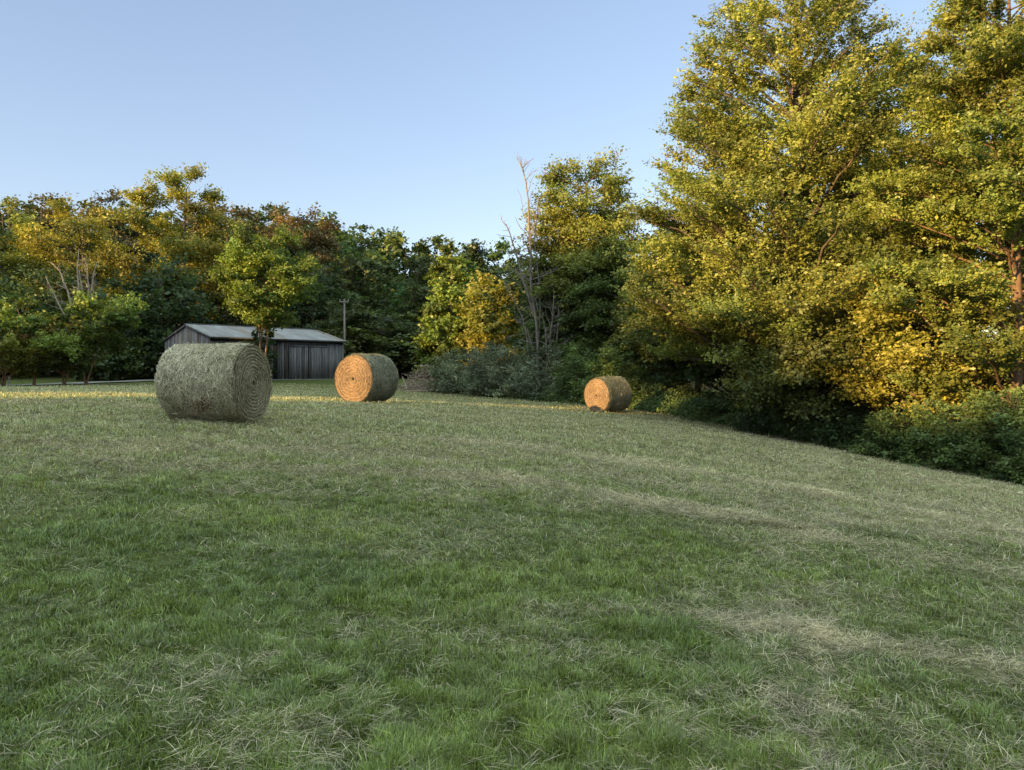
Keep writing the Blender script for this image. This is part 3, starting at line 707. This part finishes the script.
def build_trees():
    rg = np.random.default_rng(2024)
    BIG = dict(sec=6, twigs=8, sec_len=0.32, sflat=0.15)
    # ---------------- right-hand wood edge
    put_tree('broadleaf_tree', 'huge golden-green tree with feathery upswept sprays, taller than all others on the slope', 788, 30.5, -88, 158, 'big', 'gold', 460000, (0.112, 0.062), 11,
             base=0.09, limbs=250, rise=0.62, tup=0.35, sag=0.12, sec=6.5, sec_len=0.27, twigs=8, twig_len=0.75, spread=0.07, flat=0.9, limb_var=0.28, asym=0.12, inner=0.3, trand=0.38, sflat=0.12, zsp=0.5)
    put_tree('broadleaf_tree', 'tall golden tree with sunlit reddish trunk at the far right edge', 1014, 22.5, -95, 152, 'big', 'gold', 400000, (0.088, 0.052), 12,
             base=0.14, limbs=190, rise=0.45, tup=0.25, cut=lambda p: p[0] * -0.55 + p[1] * -0.83 > 0.4 and p[2] < 7.6 and p[0] > -3.0, sag=0.12, sec=7, sec_len=0.28, twigs=9, twig_len=0.6, spread=0.06, flat=0.9, sflat=0.12, limb_var=0.28, limb_r=0.007, bark_tint=(1.35, 1.1, 0.95), trunk_r=0.2, asym=0.15, inner=0.35, trand=0.35)
    put_tree('broadleaf_tree', 'sparse dark tree leaning right, showing between the two tallest golden trees', 905, 37, 22, 78, 'top', 'green', 42000, (0.16, 0.095), 13,
             base=0.25, limbs=46, rise=0.75, sag=0.02, lean=(2.2, 0), spread=0.1, twig_len=0.9, **BIG)
    put_tree('small_tree', 'low bright yellow tree above the shrubs, with an orange tinge at its base', 925, 23.5, 278, 72, 'round', 'yellow', 26000, (0.115, 0.07), 14,
             base=0.28, limbs=34, rise=0.25, sag=0.1, **BIG)
    put_tree('small_tree', 'arching olive tree just right of the farthest hay bale', 698, 36.5, 222, 82, 'wide', 'olive', 80000, (0.125, 0.07), 15, trand=0.4, twig_len=0.9,
             base=0.22, limbs=56, rise=0.15, sag=0.25, spread=0.07, **BIG)
    put_tree('small_tree', 'arching green tree directly above and behind the farthest hay bale', 628, 40, 240, 60, 'wide', 'green', 52000, (0.13, 0.075), 16,
             base=0.25, limbs=36, rise=0.2, sag=0.22, **BIG)
    put_tree('small_tree', 'low leafy tree with sunlit tips under the huge golden-green tree', 815, 26.5, 318, 78, 'round', 'olive', 30000, (0.12, 0.075), 17,
             base=0.22, limbs=30, rise=0.15, sag=0.2, **BIG)
    put_tree('small_tree', 'yellow-green tree low between the huge tree and the bright yellow one', 872, 27, 262, 58, 'round', 'gold', 26000, (0.125, 0.075), 18,
             base=0.3, limbs=28, rise=0.3, sag=0.12, **BIG)
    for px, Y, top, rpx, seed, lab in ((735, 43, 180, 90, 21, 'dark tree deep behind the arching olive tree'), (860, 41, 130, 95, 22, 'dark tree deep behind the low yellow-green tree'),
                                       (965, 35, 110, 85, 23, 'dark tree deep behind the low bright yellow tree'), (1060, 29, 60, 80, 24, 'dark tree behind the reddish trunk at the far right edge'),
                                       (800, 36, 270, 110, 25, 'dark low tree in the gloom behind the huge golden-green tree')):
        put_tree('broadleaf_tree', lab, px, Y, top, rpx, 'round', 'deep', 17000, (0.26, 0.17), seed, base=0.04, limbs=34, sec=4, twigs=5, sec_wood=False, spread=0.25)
    # ---------------- middle group
    put_tree('broadleaf_tree', 'tall round-headed tree with golden top, right of the bare dead tree', 585, 43, 164, 54, 'dome', 'gold', 80000, (0.14, 0.085), 44,
             base=0.30, limbs=125, rise=0.3, sag=0.10, sec=6, twigs=7, sec_len=0.36, spread=0.13, twig_len=0.85, asym=0.03, inner=0.35, wander=0.012, trand=0.4)
    put_tree('broadleaf_tree', 'shaded dark tree growing right beside the bare dead tree', 556, 44, 226, 42, 'round', 'deep', 24000, (0.18, 0.11), 32, base=0.06, limbs=36, sag=0.1, **BIG)
    put_tree('broadleaf_tree', 'shaded dark tree at the foot of the golden-topped tree, left of the farthest bale', 596, 42, 258, 46, 'round', 'green', 24000, (0.17, 0.10), 33, base=0.05, limbs=34, sag=0.15, **BIG)
    put_tree('young_tree', 'cone-shaped light green tree at the edge of the far forest', 450, 49.5, 248, 40, 'cone', 'lime', 30000, (0.21, 0.14), 34, base=0.08, limbs=50, rise=0.35, sec=6, twigs=6)
    put_tree('young_tree', 'small yellow-leaved tree in front of the cone-shaped green tree', 487, 47, 278, 29, 'round', 'yellow', 17000, (0.20, 0.13), 35, base=0.16, limbs=34, rise=0.4, **BIG)
    # bare dead tree
    b = np.array(at(540, 41.5)); rel = lambda px, row, Y: pt(px, row, Y) - b
    w = dead_tree(41, [
        ([(0, 0, -0.2), rel(538, 330, 41.5), rel(531, 270, 41.6), rel(527, 215, 41.4), rel(523, 178, 41.5), rel(516, 156, 41.6)], 0.12),
        ([rel(536, 320, 41.5), rel(524, 285, 41.2), rel(514, 248, 41.1), rel(508, 232, 41.0), rel(499, 219, 41.0)], 0.08),
        ([(0.25, 0.1, -0.2), rel(551, 325, 41.3), rel(553, 295, 41.2), rel(548, 268, 41.2)], 0.07),
        ([(0.4, 0.0, -0.2), rel(556, 340, 41.2), rel(558, 310, 41.1), rel(566, 285, 41.1)], 0.06),
        ([(-0.3, 0.0, -0.2), rel(526, 335, 41.2), rel(519, 308, 41.1), rel(504, 280, 41)], 0.055),
        ([(-0.2, 0.2, -0.2), rel(541, 300, 41.8), rel(533, 235, 41.7), rel(537, 198, 41.7)], 0.065),
        ([(0.6, -0.2, -0.2), rel(548, 345, 41), rel(546, 322, 40.9), rel(540, 300, 40.9)], 0.05), ([(-0.5, -0.2, -0.2), rel(533, 345, 41), rel(524, 325, 40.9), rel(515, 318, 40.9)], 0.05)], branchy=1.6, tint=(0.82, 0.82, 0.84))
    t = thing('dead_tree', 'tall bare dead tree with pale splintered stems rising above the shrubs', 'dead tree', b)
    obj('trunk', w.mesh('trunk', M_DEAD, True), t)
    # shrubs along the far edge of the field
    shr = [(462, 42.5, 350, 29, 'sage', 'grey-green shrub beside the brush pile'), (500, 41, 343, 30, 'sage', 'grey-green shrub at the foot of the small yellow-leaved tree'),
           (541, 40, 346, 31, 'sage', 'grey-green shrub at the foot of the bare dead tree'), (578, 38, 352, 27, 'green', 'green shrub just left of the farthest hay bale'),
           (612, 35.5, 350, 26, 'green', 'green shrub directly behind the farthest hay bale'), (668, 35, 372, 28, 'deep', 'dark shrub in the gap just right of the farthest hay bale')]
    for i, (px, Y, top, rpx, pal, lab) in enumerate(shr):
        put_tree('shrub', lab, px, Y, top, rpx, 'bush', pal, 15000, (0.11, 0.05), 50 + i, cat='shrub', crown='foliage', trunk='stems', mat=M_LEAF_DULL,
                 base=0.03, limbs=44, rise=0.75, sag=0.1, sec=7, twigs=6, twig_len=0.4, spread=0.09, stems=4, trunk_top=0.7, zmin=0.0, group='shrubs along the field edge')
    shr2 = [(722, 30.5, 398, 34, 'deep', 'low dark shrub under the arching olive tree'), (778, 27.5, 405, 36, 'deep', 'low dark shrub under the left of the huge golden-green tree'),
            (842, 25, 410, 34, 'deep', 'low dark shrub under the low leafy tree'), (905, 22.2, 412, 34, 'green', 'green shrub below the low bright yellow tree'),
            (962, 20.6, 396, 46, 'green', 'large dense green shrub between the yellow tree and the reddish trunk'), (1022, 18.8, 392, 44, 'green', 'dense green shrub in front of the reddish trunk at the far right edge')]
    for i, (px, Y, top, rpx, pal, lab) in enumerate(shr2):
        put_tree('shrub', lab, px, Y, top, rpx, 'bush', pal, 17000, (0.085, 0.045), 70 + i, cat='shrub', crown='foliage', trunk='stems', mat=M_LEAF_DULL,
                 base=0.02, limbs=46, rise=0.7, sag=0.1, sec=8, twigs=7, twig_len=0.3, spread=0.07, stems=4, trunk_top=0.7, zmin=0.0, group='shrubs along the field edge')
    # weeds
    n = 90000
    y = rg.uniform(17, 46, n); y = np.where(rg.random(n) < 0.5, rg.uniform(17, 30, n), y)
    off = rg.gamma(1.6, 0.8, n) - 0.15
    nrm_ = np.column_stack([np.ones(n), np.interp(y, [18, 30, 36, 46], [0.5, 0.6, 0.9, 0.6])]); nrm_ /= np.linalg.norm(nrm_, axis=1, keepdims=True)
    P = np.column_stack([edge_x(y), y]) + nrm_ * off[:, None]
    clump = fbm(P[:, 0] * 1.2, P[:, 1] * 1.2, 88, 3)
    hh = np.clip(off * 0.7 + 0.25, 0.1, 1.1) * (0.4 + 1.1 * clump)
    z = ground(P[:, 0], P[:, 1]) + hh * rg.uniform(0, 1, n) ** 0.7
    c = np.column_stack([P, z]); sz = rg.uniform(0.6, 1.4, n)
    V, Q = leaf_quads(c, rg.normal(0, 1, (n, 3)) + [0, 0, 0.6], np.array([-0.3, -0.4, 0.8]) + rg.normal(0, 0.6, (n, 3)), 0.10 * sz, 0.05 * sz)
    k = rg.random(n)[:, None]
    C = (np.array([0.065, 0.11, 0.04]) * (1 - k) + np.array([0.15, 0.21, 0.07]) * k) * (0.6 + 0.8 * clump[:, None])
    tag(obj('undergrowth', quads_mesh('undergrowth', V, Q, np.repeat(C, 4, 0), M_LEAF_DULL)), 'low tangled green weeds along the edge of the wood', 'undergrowth', kind='stuff')
    # brush pile
    x, y, z = at(426, 44.5)
    mb = MB()
    for i in range(330):
        r = np.array([rg.normal(0, 0.85), rg.normal(0, 0.6), 0]); hmax = 1.7 * math.exp(-(r[0] / 1.2) ** 2 - (r[1] / 0.9) ** 2)
        r[2] = rg.uniform(0, max(hmax, 0.1)); az = rg.uniform(0, 2 * PI); el = rg.normal(0.15, 0.4); l = rg.uniform(0.4, 1.5)
        d = np.array([math.cos(az) * math.cos(el), math.sin(az) * math.cos(el), math.sin(el)])
        S = r + d * l * np.linspace(-0.5, 0.5, 6)[:, None] + np.cumsum(rg.normal(0, 0.03, (6, 3)), 0)
        S[:, 2] = np.maximum(S[:, 2], 0.02); v = rg.uniform(0.9, 1.7); th = rg.uniform(0.008, 0.03)
        mb.tube(S, th * np.linspace(1, 0.35, 6), 5, (v, v * 0.9, v * 0.84))
    t = thing('brush_pile', 'tangled heap of grey bare branches beside the grey-green shrub', 'brush pile', (x, y, z))
    obj('branches', mb.mesh('branches', M_DEAD, True), t)
    # ---------------- left bank
    FAR = dict(sec=3.6, twigs=5, spread=0.3, twig_len=1.1)
    L_ = [
        ('broadleaf_tree', 'olive tree at the far left end of the wooded bank', 2, 84, 206, 42, 'round', 'gold', 16000, 0.30),
        ('broadleaf_tree', 'rounded brownish treetop rising above its neighbours left of the pale dead trees', 42, 92, 193, 34, 'round', 'brown', 18000, 0.28),
        ('broadleaf_tree', 'broad golden tree directly above and behind the pale dead trees', 82, 80, 204, 52, 'round', 'yellow', 32000, 0.25),
        ('broadleaf_tree', 'brownish-green treetop between the golden tree and the flat-topped pine', 112, 93, 198, 34, 'round', 'brown', 17000, 0.28),
        ('broadleaf_tree', 'tallest left-bank tree, golden with a sparse rounded top', 182, 70, 174, 58, 'crowned', 'yellow', 84000, 0.20),
        ('broadleaf_tree', 'dark brownish tree just right of the tallest left-bank tree', 226, 86, 201, 38, 'round', 'brown', 11000, 0.36),
        ('broadleaf_tree', 'brown-green treetop behind the tree with several thin trunks', 264, 88, 210, 34, 'round', 'brown', 10000, 0.36),
        ('pine_tree', 'rusty orange-tinged pine behind the right end of the barn roof', 303, 80, 211, 40, 'round', 'rust', 24000, 0.23),
        ('broadleaf_tree', 'dark green tree low behind the left gable of the barn', 160, 63, 262, 44, 'round', 'deep', 11000, 0.30),
        ('broadleaf_tree', 'dark green tree hugging the ground left of the barn', 118, 60, 290, 42, 'bush', 'deep', 12000, 0.28),
        ('broadleaf_tree', 'dark green tree in shadow behind the low row of small trees', 48, 66, 268, 52, 'bush', 'deep', 12000, 0.30),
        ('broadleaf_tree', 'dark green tree in shadow at the left end, behind the gravel track', -12, 64, 275, 40, 'bush', 'deep', 9000, 0.30),
        ('broadleaf_tree', 'dark green tree behind the barn ridge', 238, 72, 270, 44, 'bush', 'deep', 11000, 0.30),
        ('broadleaf_tree', 'dark drooping tree behind the right end of the barn, beside the pole', 312, 71, 262, 42, 'bush', 'deep', 12000, 0.28),
    ]
    for i, (nm, lab, px, Y, top, rpx, env, pal, n, lf) in enumerate(L_):
        top_tree = px == 181
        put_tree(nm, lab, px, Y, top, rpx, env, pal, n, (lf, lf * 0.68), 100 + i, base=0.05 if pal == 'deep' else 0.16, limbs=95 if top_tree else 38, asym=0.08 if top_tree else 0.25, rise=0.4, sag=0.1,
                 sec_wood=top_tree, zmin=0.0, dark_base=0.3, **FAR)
    # flat-topped pine
    x, y, z = at(135, 95); H = height(196, 95) - z
    d = build_tree(131, H, 3.6, base=0.4, env=ENV['wide'], limbs=30, rise=0.05, sag=0.02, sec=4, twigs=5, twig_len=0.9, spread=0.16, n_leaves=6500, leaf=(0.36, 0.16), pal=PAL['deep'], flat=1.6)
    plant('pine_tree', 'dark flat-topped pine with level branches left of the tallest left-bank tree', 'tree', (x, y, z), d, crown='crown')
    # tree with several thin trunks before the barn
    put_tree('broadleaf_tree', 'green-gold tree with several thin trunks standing before the barn', 263, 51.5, 229, 41, 'round', 'lime', 52000, (0.15, 0.10), 141,
             base=0.40, limbs=48, rise=0.5, sag=0.1, sec=5, twigs=6, spread=0.16, stems=3, trunk_r=0.13, bark_tint=(1.8, 1.5, 1.25))
    put_tree('shrub', 'narrow dark leafy shrub against the barn wall below the thin trunks', 262, 52.3, 322, 11, 'round', 'deep', 4200, (0.16, 0.11), 142, cat='shrub', crown='foliage', trunk='stems',
             base=0.03, limbs=30, rise=0.4, sec=6, twigs=6, twig_len=0.35, spread=0.1, zmin=0)
    # row of small trees by the track
    for i, (px, Y, top, rpx, lab, lx, ly, st, lim, bs) in enumerate((
            (34, 44, 296, 44, 'small tree with a pale leaning trunk by the gravel track', -1.6, 0.3, 1, 20, 0.36),
            (64, 44.8, 318, 30, 'small low tree with a short crooked trunk, second in the row by the track', 1.0, -0.4, 2, 15, 0.22),
            (86, 45.5, 298, 36, 'small tree with twin reddish trunks, last in the row before the dark shrubbery', 0.7, 0.2, 2, 22, 0.40),
            (4, 43.5, 322, 38, 'small yellowish tree at the left end of the row by the track', -0.9, -0.3, 3, 18, 0.16))):
        put_tree('small_tree', lab, px, Y, top, rpx, ('wide', 'bush', 'vase', 'round')[i], ('lime', 'olive', 'lime', 'yellow')[i], (15000, 9000, 15000, 11000)[i], (0.16, 0.10), 170 + i, base=bs, limbs=lim, rise=0.5, sag=0.12,
                 sec=6, twigs=7, sec_len=0.34, spread=0.10, asym=0.7, limb_var=0.35, lean=(lx, ly), trunk_r=0.075, stems=st, bark_tint=(2.2, 1.6, 1.25), wander=0.07)
    # pale dead trees on the left bank, brightened in colour to suggest sunlight
    b = np.array(at(76, 61)); rel = lambda px, row, Y: pt(px, row, Y) - b
    w = dead_tree(161, [([(0, 0, -0.2), rel(75, 320, 61), rel(74, 290, 61), rel(73, 250, 61)], 0.17), ([rel(75, 318, 61), rel(66, 290, 60.8), rel(58, 270, 60.8), rel(50, 262, 60.6)], 0.12),
                        ([rel(76, 335, 61), rel(62, 312, 60.5), rel(46, 276, 60.3)], 0.12), ([rel(75, 322, 61), rel(84, 295, 60.6), rel(80, 270, 60.6)], 0.1)], tint=(1.7, 1.5, 1.35), branchy=1.5)
    t = thing('dead_tree', 'bare pale dead tree forking widely above the row of small trees', 'dead tree', b); obj('trunk', w.mesh('trunk', M_DEAD, True), t)
    b = np.array(at(92, 62)); rel2 = lambda px, row, Y: pt(px, row, Y) - b
    w = dead_tree(162, [([(0, 0, -0.2), rel2(91, 310, 62), rel2(90, 282, 62), rel2(88, 258, 62)], 0.15), ([rel2(91, 300, 62), rel2(94, 278, 62), rel2(97, 262, 62)], 0.13)], tint=(1.7, 1.5, 1.35), branchy=1.5)
    t = thing('dead_tree', 'shorter bare dead trunk right beside the widely forked one', 'dead tree', b); obj('trunk', w.mesh('trunk', M_DEAD, True), t)
    # leaning bare trunk right of the pole, tinted dark to stand for shade
    b = np.array(at(378, 66)); rel3 = lambda px, row, Y: pt(px, row, Y) - b
    w = dead_tree(163, [([(0, 0, -0.2), rel3(375, 350, 66), rel3(372, 335, 66), rel3(369, 318, 66)], 0.2)], branchy=0.5, tint=(0.45, 0.43, 0.4))
    t = thing('dead_tree', 'leaning bare grey trunk in the shade right of the utility pole', 'dead tree', b); obj('trunk', w.mesh('trunk', M_DEAD, True), t)
    # ---------------- the far hillside
    lab = 'dark green tree in the massed shady forest on the far hillside'; grp = 'trees of the far hillside forest'
    protos = []
    for i in range(7):
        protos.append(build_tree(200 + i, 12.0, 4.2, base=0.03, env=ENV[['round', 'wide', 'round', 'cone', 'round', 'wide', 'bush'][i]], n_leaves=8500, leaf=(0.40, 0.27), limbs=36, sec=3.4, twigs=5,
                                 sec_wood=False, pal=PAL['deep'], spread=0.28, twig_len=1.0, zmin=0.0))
    made = {}
    rp = [-60, 0, 150, 300, 330, 380, 430, 500, 640, 760]; rr = [206, 208, 206, 216, 225, 238, 243, 247, 255, 258]
    spots = []
    for k, (Y, step, lo, hi) in enumerate(((125, 24, -20, 300), (97, 24, 286, 660), (88, 29, 290, 660), (80, 33, 296, 650), (73, 37, 318, 640), (67, 40, 330, 610))):
        px = lo + rg.uniform(0, 10)
        while px < hi:
            spots.append((px + rg.normal(0, step * 0.15), Y + rg.normal(0, 1.5), k)); px += step
    for i, (px, Y, k) in enumerate(spots):
        x, y, z = at(px, Y)
        row = float(np.interp(px, rp, rr)) + (0, 0, 12, 32, 56, 80)[k] + rg.normal(0, 5.5)
        H = float(np.clip(height(row, Y) - z, 5, 19)); s = H / 12.0
        v = i % 7
        tint = (rg.uniform(0.95, 1.35), rg.uniform(0.95, 1.2), rg.uniform(0.75, 1.05), 1)
        wscale = max(s, 0.8) * rg.uniform(0.85, 1.1)
        if v not in made:
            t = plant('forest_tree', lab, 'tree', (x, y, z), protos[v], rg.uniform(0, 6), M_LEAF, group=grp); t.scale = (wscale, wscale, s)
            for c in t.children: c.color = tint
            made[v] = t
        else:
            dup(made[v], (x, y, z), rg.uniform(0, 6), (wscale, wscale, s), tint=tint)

#LIGHT
SUN_AZ = math.radians(230); SUN_EL = math.radians(11.0)
s_h = np.array([math.sin(SUN_AZ), math.cos(SUN_AZ)]); n_h = np.array([-s_h[1], s_h[0]])
n_h = np.array([0.643, -0.766])
def build_light():
    w = bpy.data.worlds.new("World"); SC.world = w; w.use_nodes = True
    nt = w.node_tree; bg = nt.nodes['Background']
    sk = nt.nodes.new('ShaderNodeTexSky'); sk.sky_type = 'NISHITA'; sk.sun_disc = False
    sk.sun_elevation = SUN_EL; sk.sun_rotation = SUN_AZ
    sk.air_density = 1.0; sk.dust_density = 0.4; sk.ozone_density = 1.3
    gm = nt.nodes.new('ShaderNodeGamma'); gm.inputs[1].default_value = 0.68
    nt.links.new(sk.outputs[0], gm.inputs[0])
    mx = mult(nt, gm.outputs[0], (0.95, 0.95, 1.07, 1))
    # the unseen high sky is brightened and warmed to lift the shaded ground
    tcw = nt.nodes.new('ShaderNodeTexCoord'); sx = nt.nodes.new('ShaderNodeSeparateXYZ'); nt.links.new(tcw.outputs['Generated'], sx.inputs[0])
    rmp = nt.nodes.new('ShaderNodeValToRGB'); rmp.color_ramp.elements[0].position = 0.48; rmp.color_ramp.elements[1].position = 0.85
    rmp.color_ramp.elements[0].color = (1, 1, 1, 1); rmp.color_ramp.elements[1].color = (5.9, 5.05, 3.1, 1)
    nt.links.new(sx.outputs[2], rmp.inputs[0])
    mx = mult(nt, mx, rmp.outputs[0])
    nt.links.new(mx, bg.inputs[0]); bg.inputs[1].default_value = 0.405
    L = bpy.data.lights.new('sun', 'SUN'); L.energy = 5.0; L.angle = math.radians(0.53); L.color = (2.35, 1.56, 0.60)
    o = bpy.data.objects.new('sun', L); COL.objects.link(o)
    from mathutils import Vector
    d = Vector((s_h[0] * math.cos(SUN_EL), s_h[1] * math.cos(SUN_EL), math.sin(SUN_EL)))
    o.rotation_euler = d.to_track_quat('Z', 'Y').to_euler(); o.location = d * 60
    c = bpy.data.cameras.new('camera'); co = bpy.data.objects.new('camera', c); COL.objects.link(co)
    co.location = (0, 0, EYE); co.rotation_euler = (PI / 2, 0, 0)
    c.sensor_width = 36; c.lens = F / 1024 * 36; c.shift_y = (HR - 385) / 1024; c.clip_start = 0.1; c.clip_end = 6000
    SC.camera = co
    SC.view_settings.view_transform = 'Standard'; SC.view_settings.look = 'None'; SC.view_settings.exposure = 0
    SC.cycles.max_bounces = 6; SC.cycles.diffuse_bounces = 3; SC.cycles.glossy_bounces = 2; SC.cycles.transmission_bounces = 4; SC.cycles.transparent_max_bounces = 4
    SC.cycles.sample_clamp_indirect = 6

# shadow edge: height of the sun-shadow plane at s=0 as a function of t (across the sun direction)
_ST = np.array([-150, -108, -91, -84, -78, -73, -70.5, -69, -58, -56, -54.2, -53.2, -50, -48, -43, -40.5, -37, -35, -33.5, -27, -26, -24.6, -24.0, -23.7, -20.3, -19.9, -19.5, -18, -15.8, -12.3, -9.6, -5, 0, 32])
_SH = np.array([20.5, 20.5, 16.2, 13.6, 10.7, 9.8, 11, 26, 26, 16, 9.2, 5.3, 5.8, 10.6, 10.6, 8.8, 8.1, 9, 15.0, 15.4, 13, 12, 5, -0.4, -0.4, 4, 8, 8.7, 8.4, 6.9, 5.0, 5.1, 6.5, 10])
def build_shade_belt():  # unseen belt of leaves, its top shaped to throw the wanted shade
    rg = np.random.default_rng(99); D0 = 72.0; tanE = math.tan(SUN_EL)
    n = 75000
    t = rg.uniform(-135, 32, n); dep = rg.uniform(0, 6, n)
    top = np.interp(t, _ST, _SH) + D0 * tanE + (fbm(t * 0.8, t * 0, 5, 3) - 0.5) * 0.7
    P = s_h[None] * (D0 + dep)[:, None] + n_h[None] * t[:, None]
    g = ground(P[:, 0], P[:, 1])
    z = g + (top - g) * rg.uniform(0, 1, n) ** 0.8 * np.where(rg.random(n) < 0.9, 0.97, 1.0)
    # foliage added across the gap to shade the right-hand trees, open beneath
    k = 1100
    tw = rg.uniform(-23.3, -19.6, k); dw = rg.uniform(0, 6, k); Pw = s_h[None] * (D0 + dw)[:, None] + n_h[None] * tw[:, None]
    P = np.concatenate([P, Pw]); z = np.concatenate([z, rg.uniform(7.3, 12.5, k) + D0 * tanE]); n += k
    c = np.column_stack([P, z])
    V, Q = leaf_quads(c, rg.normal(0, 1, (n, 3)), np.array([-s_h[0], -s_h[1], 0.3]) + rg.normal(0, 0.5, (n, 3)), rg.uniform(0.8, 1.6, n), rg.uniform(0.7, 1.3, n))
    C = np.array([0.06, 0.085, 0.025]) * rg.uniform(0.6, 1.5, n)[:, None]
    tag(obj('woodland', quads_mesh('woodland', V, Q, np.repeat(C, 4, 0), M_LEAF_DULL)), 'unseen belt of woodland beside the field, its top shaped to cast the shade', 'woodland', kind='stuff')

build_light()
build_ground()
build_shade_belt()
build_bales()
build_barn()
build_pole()
build_path()
build_trees()
build_grass()
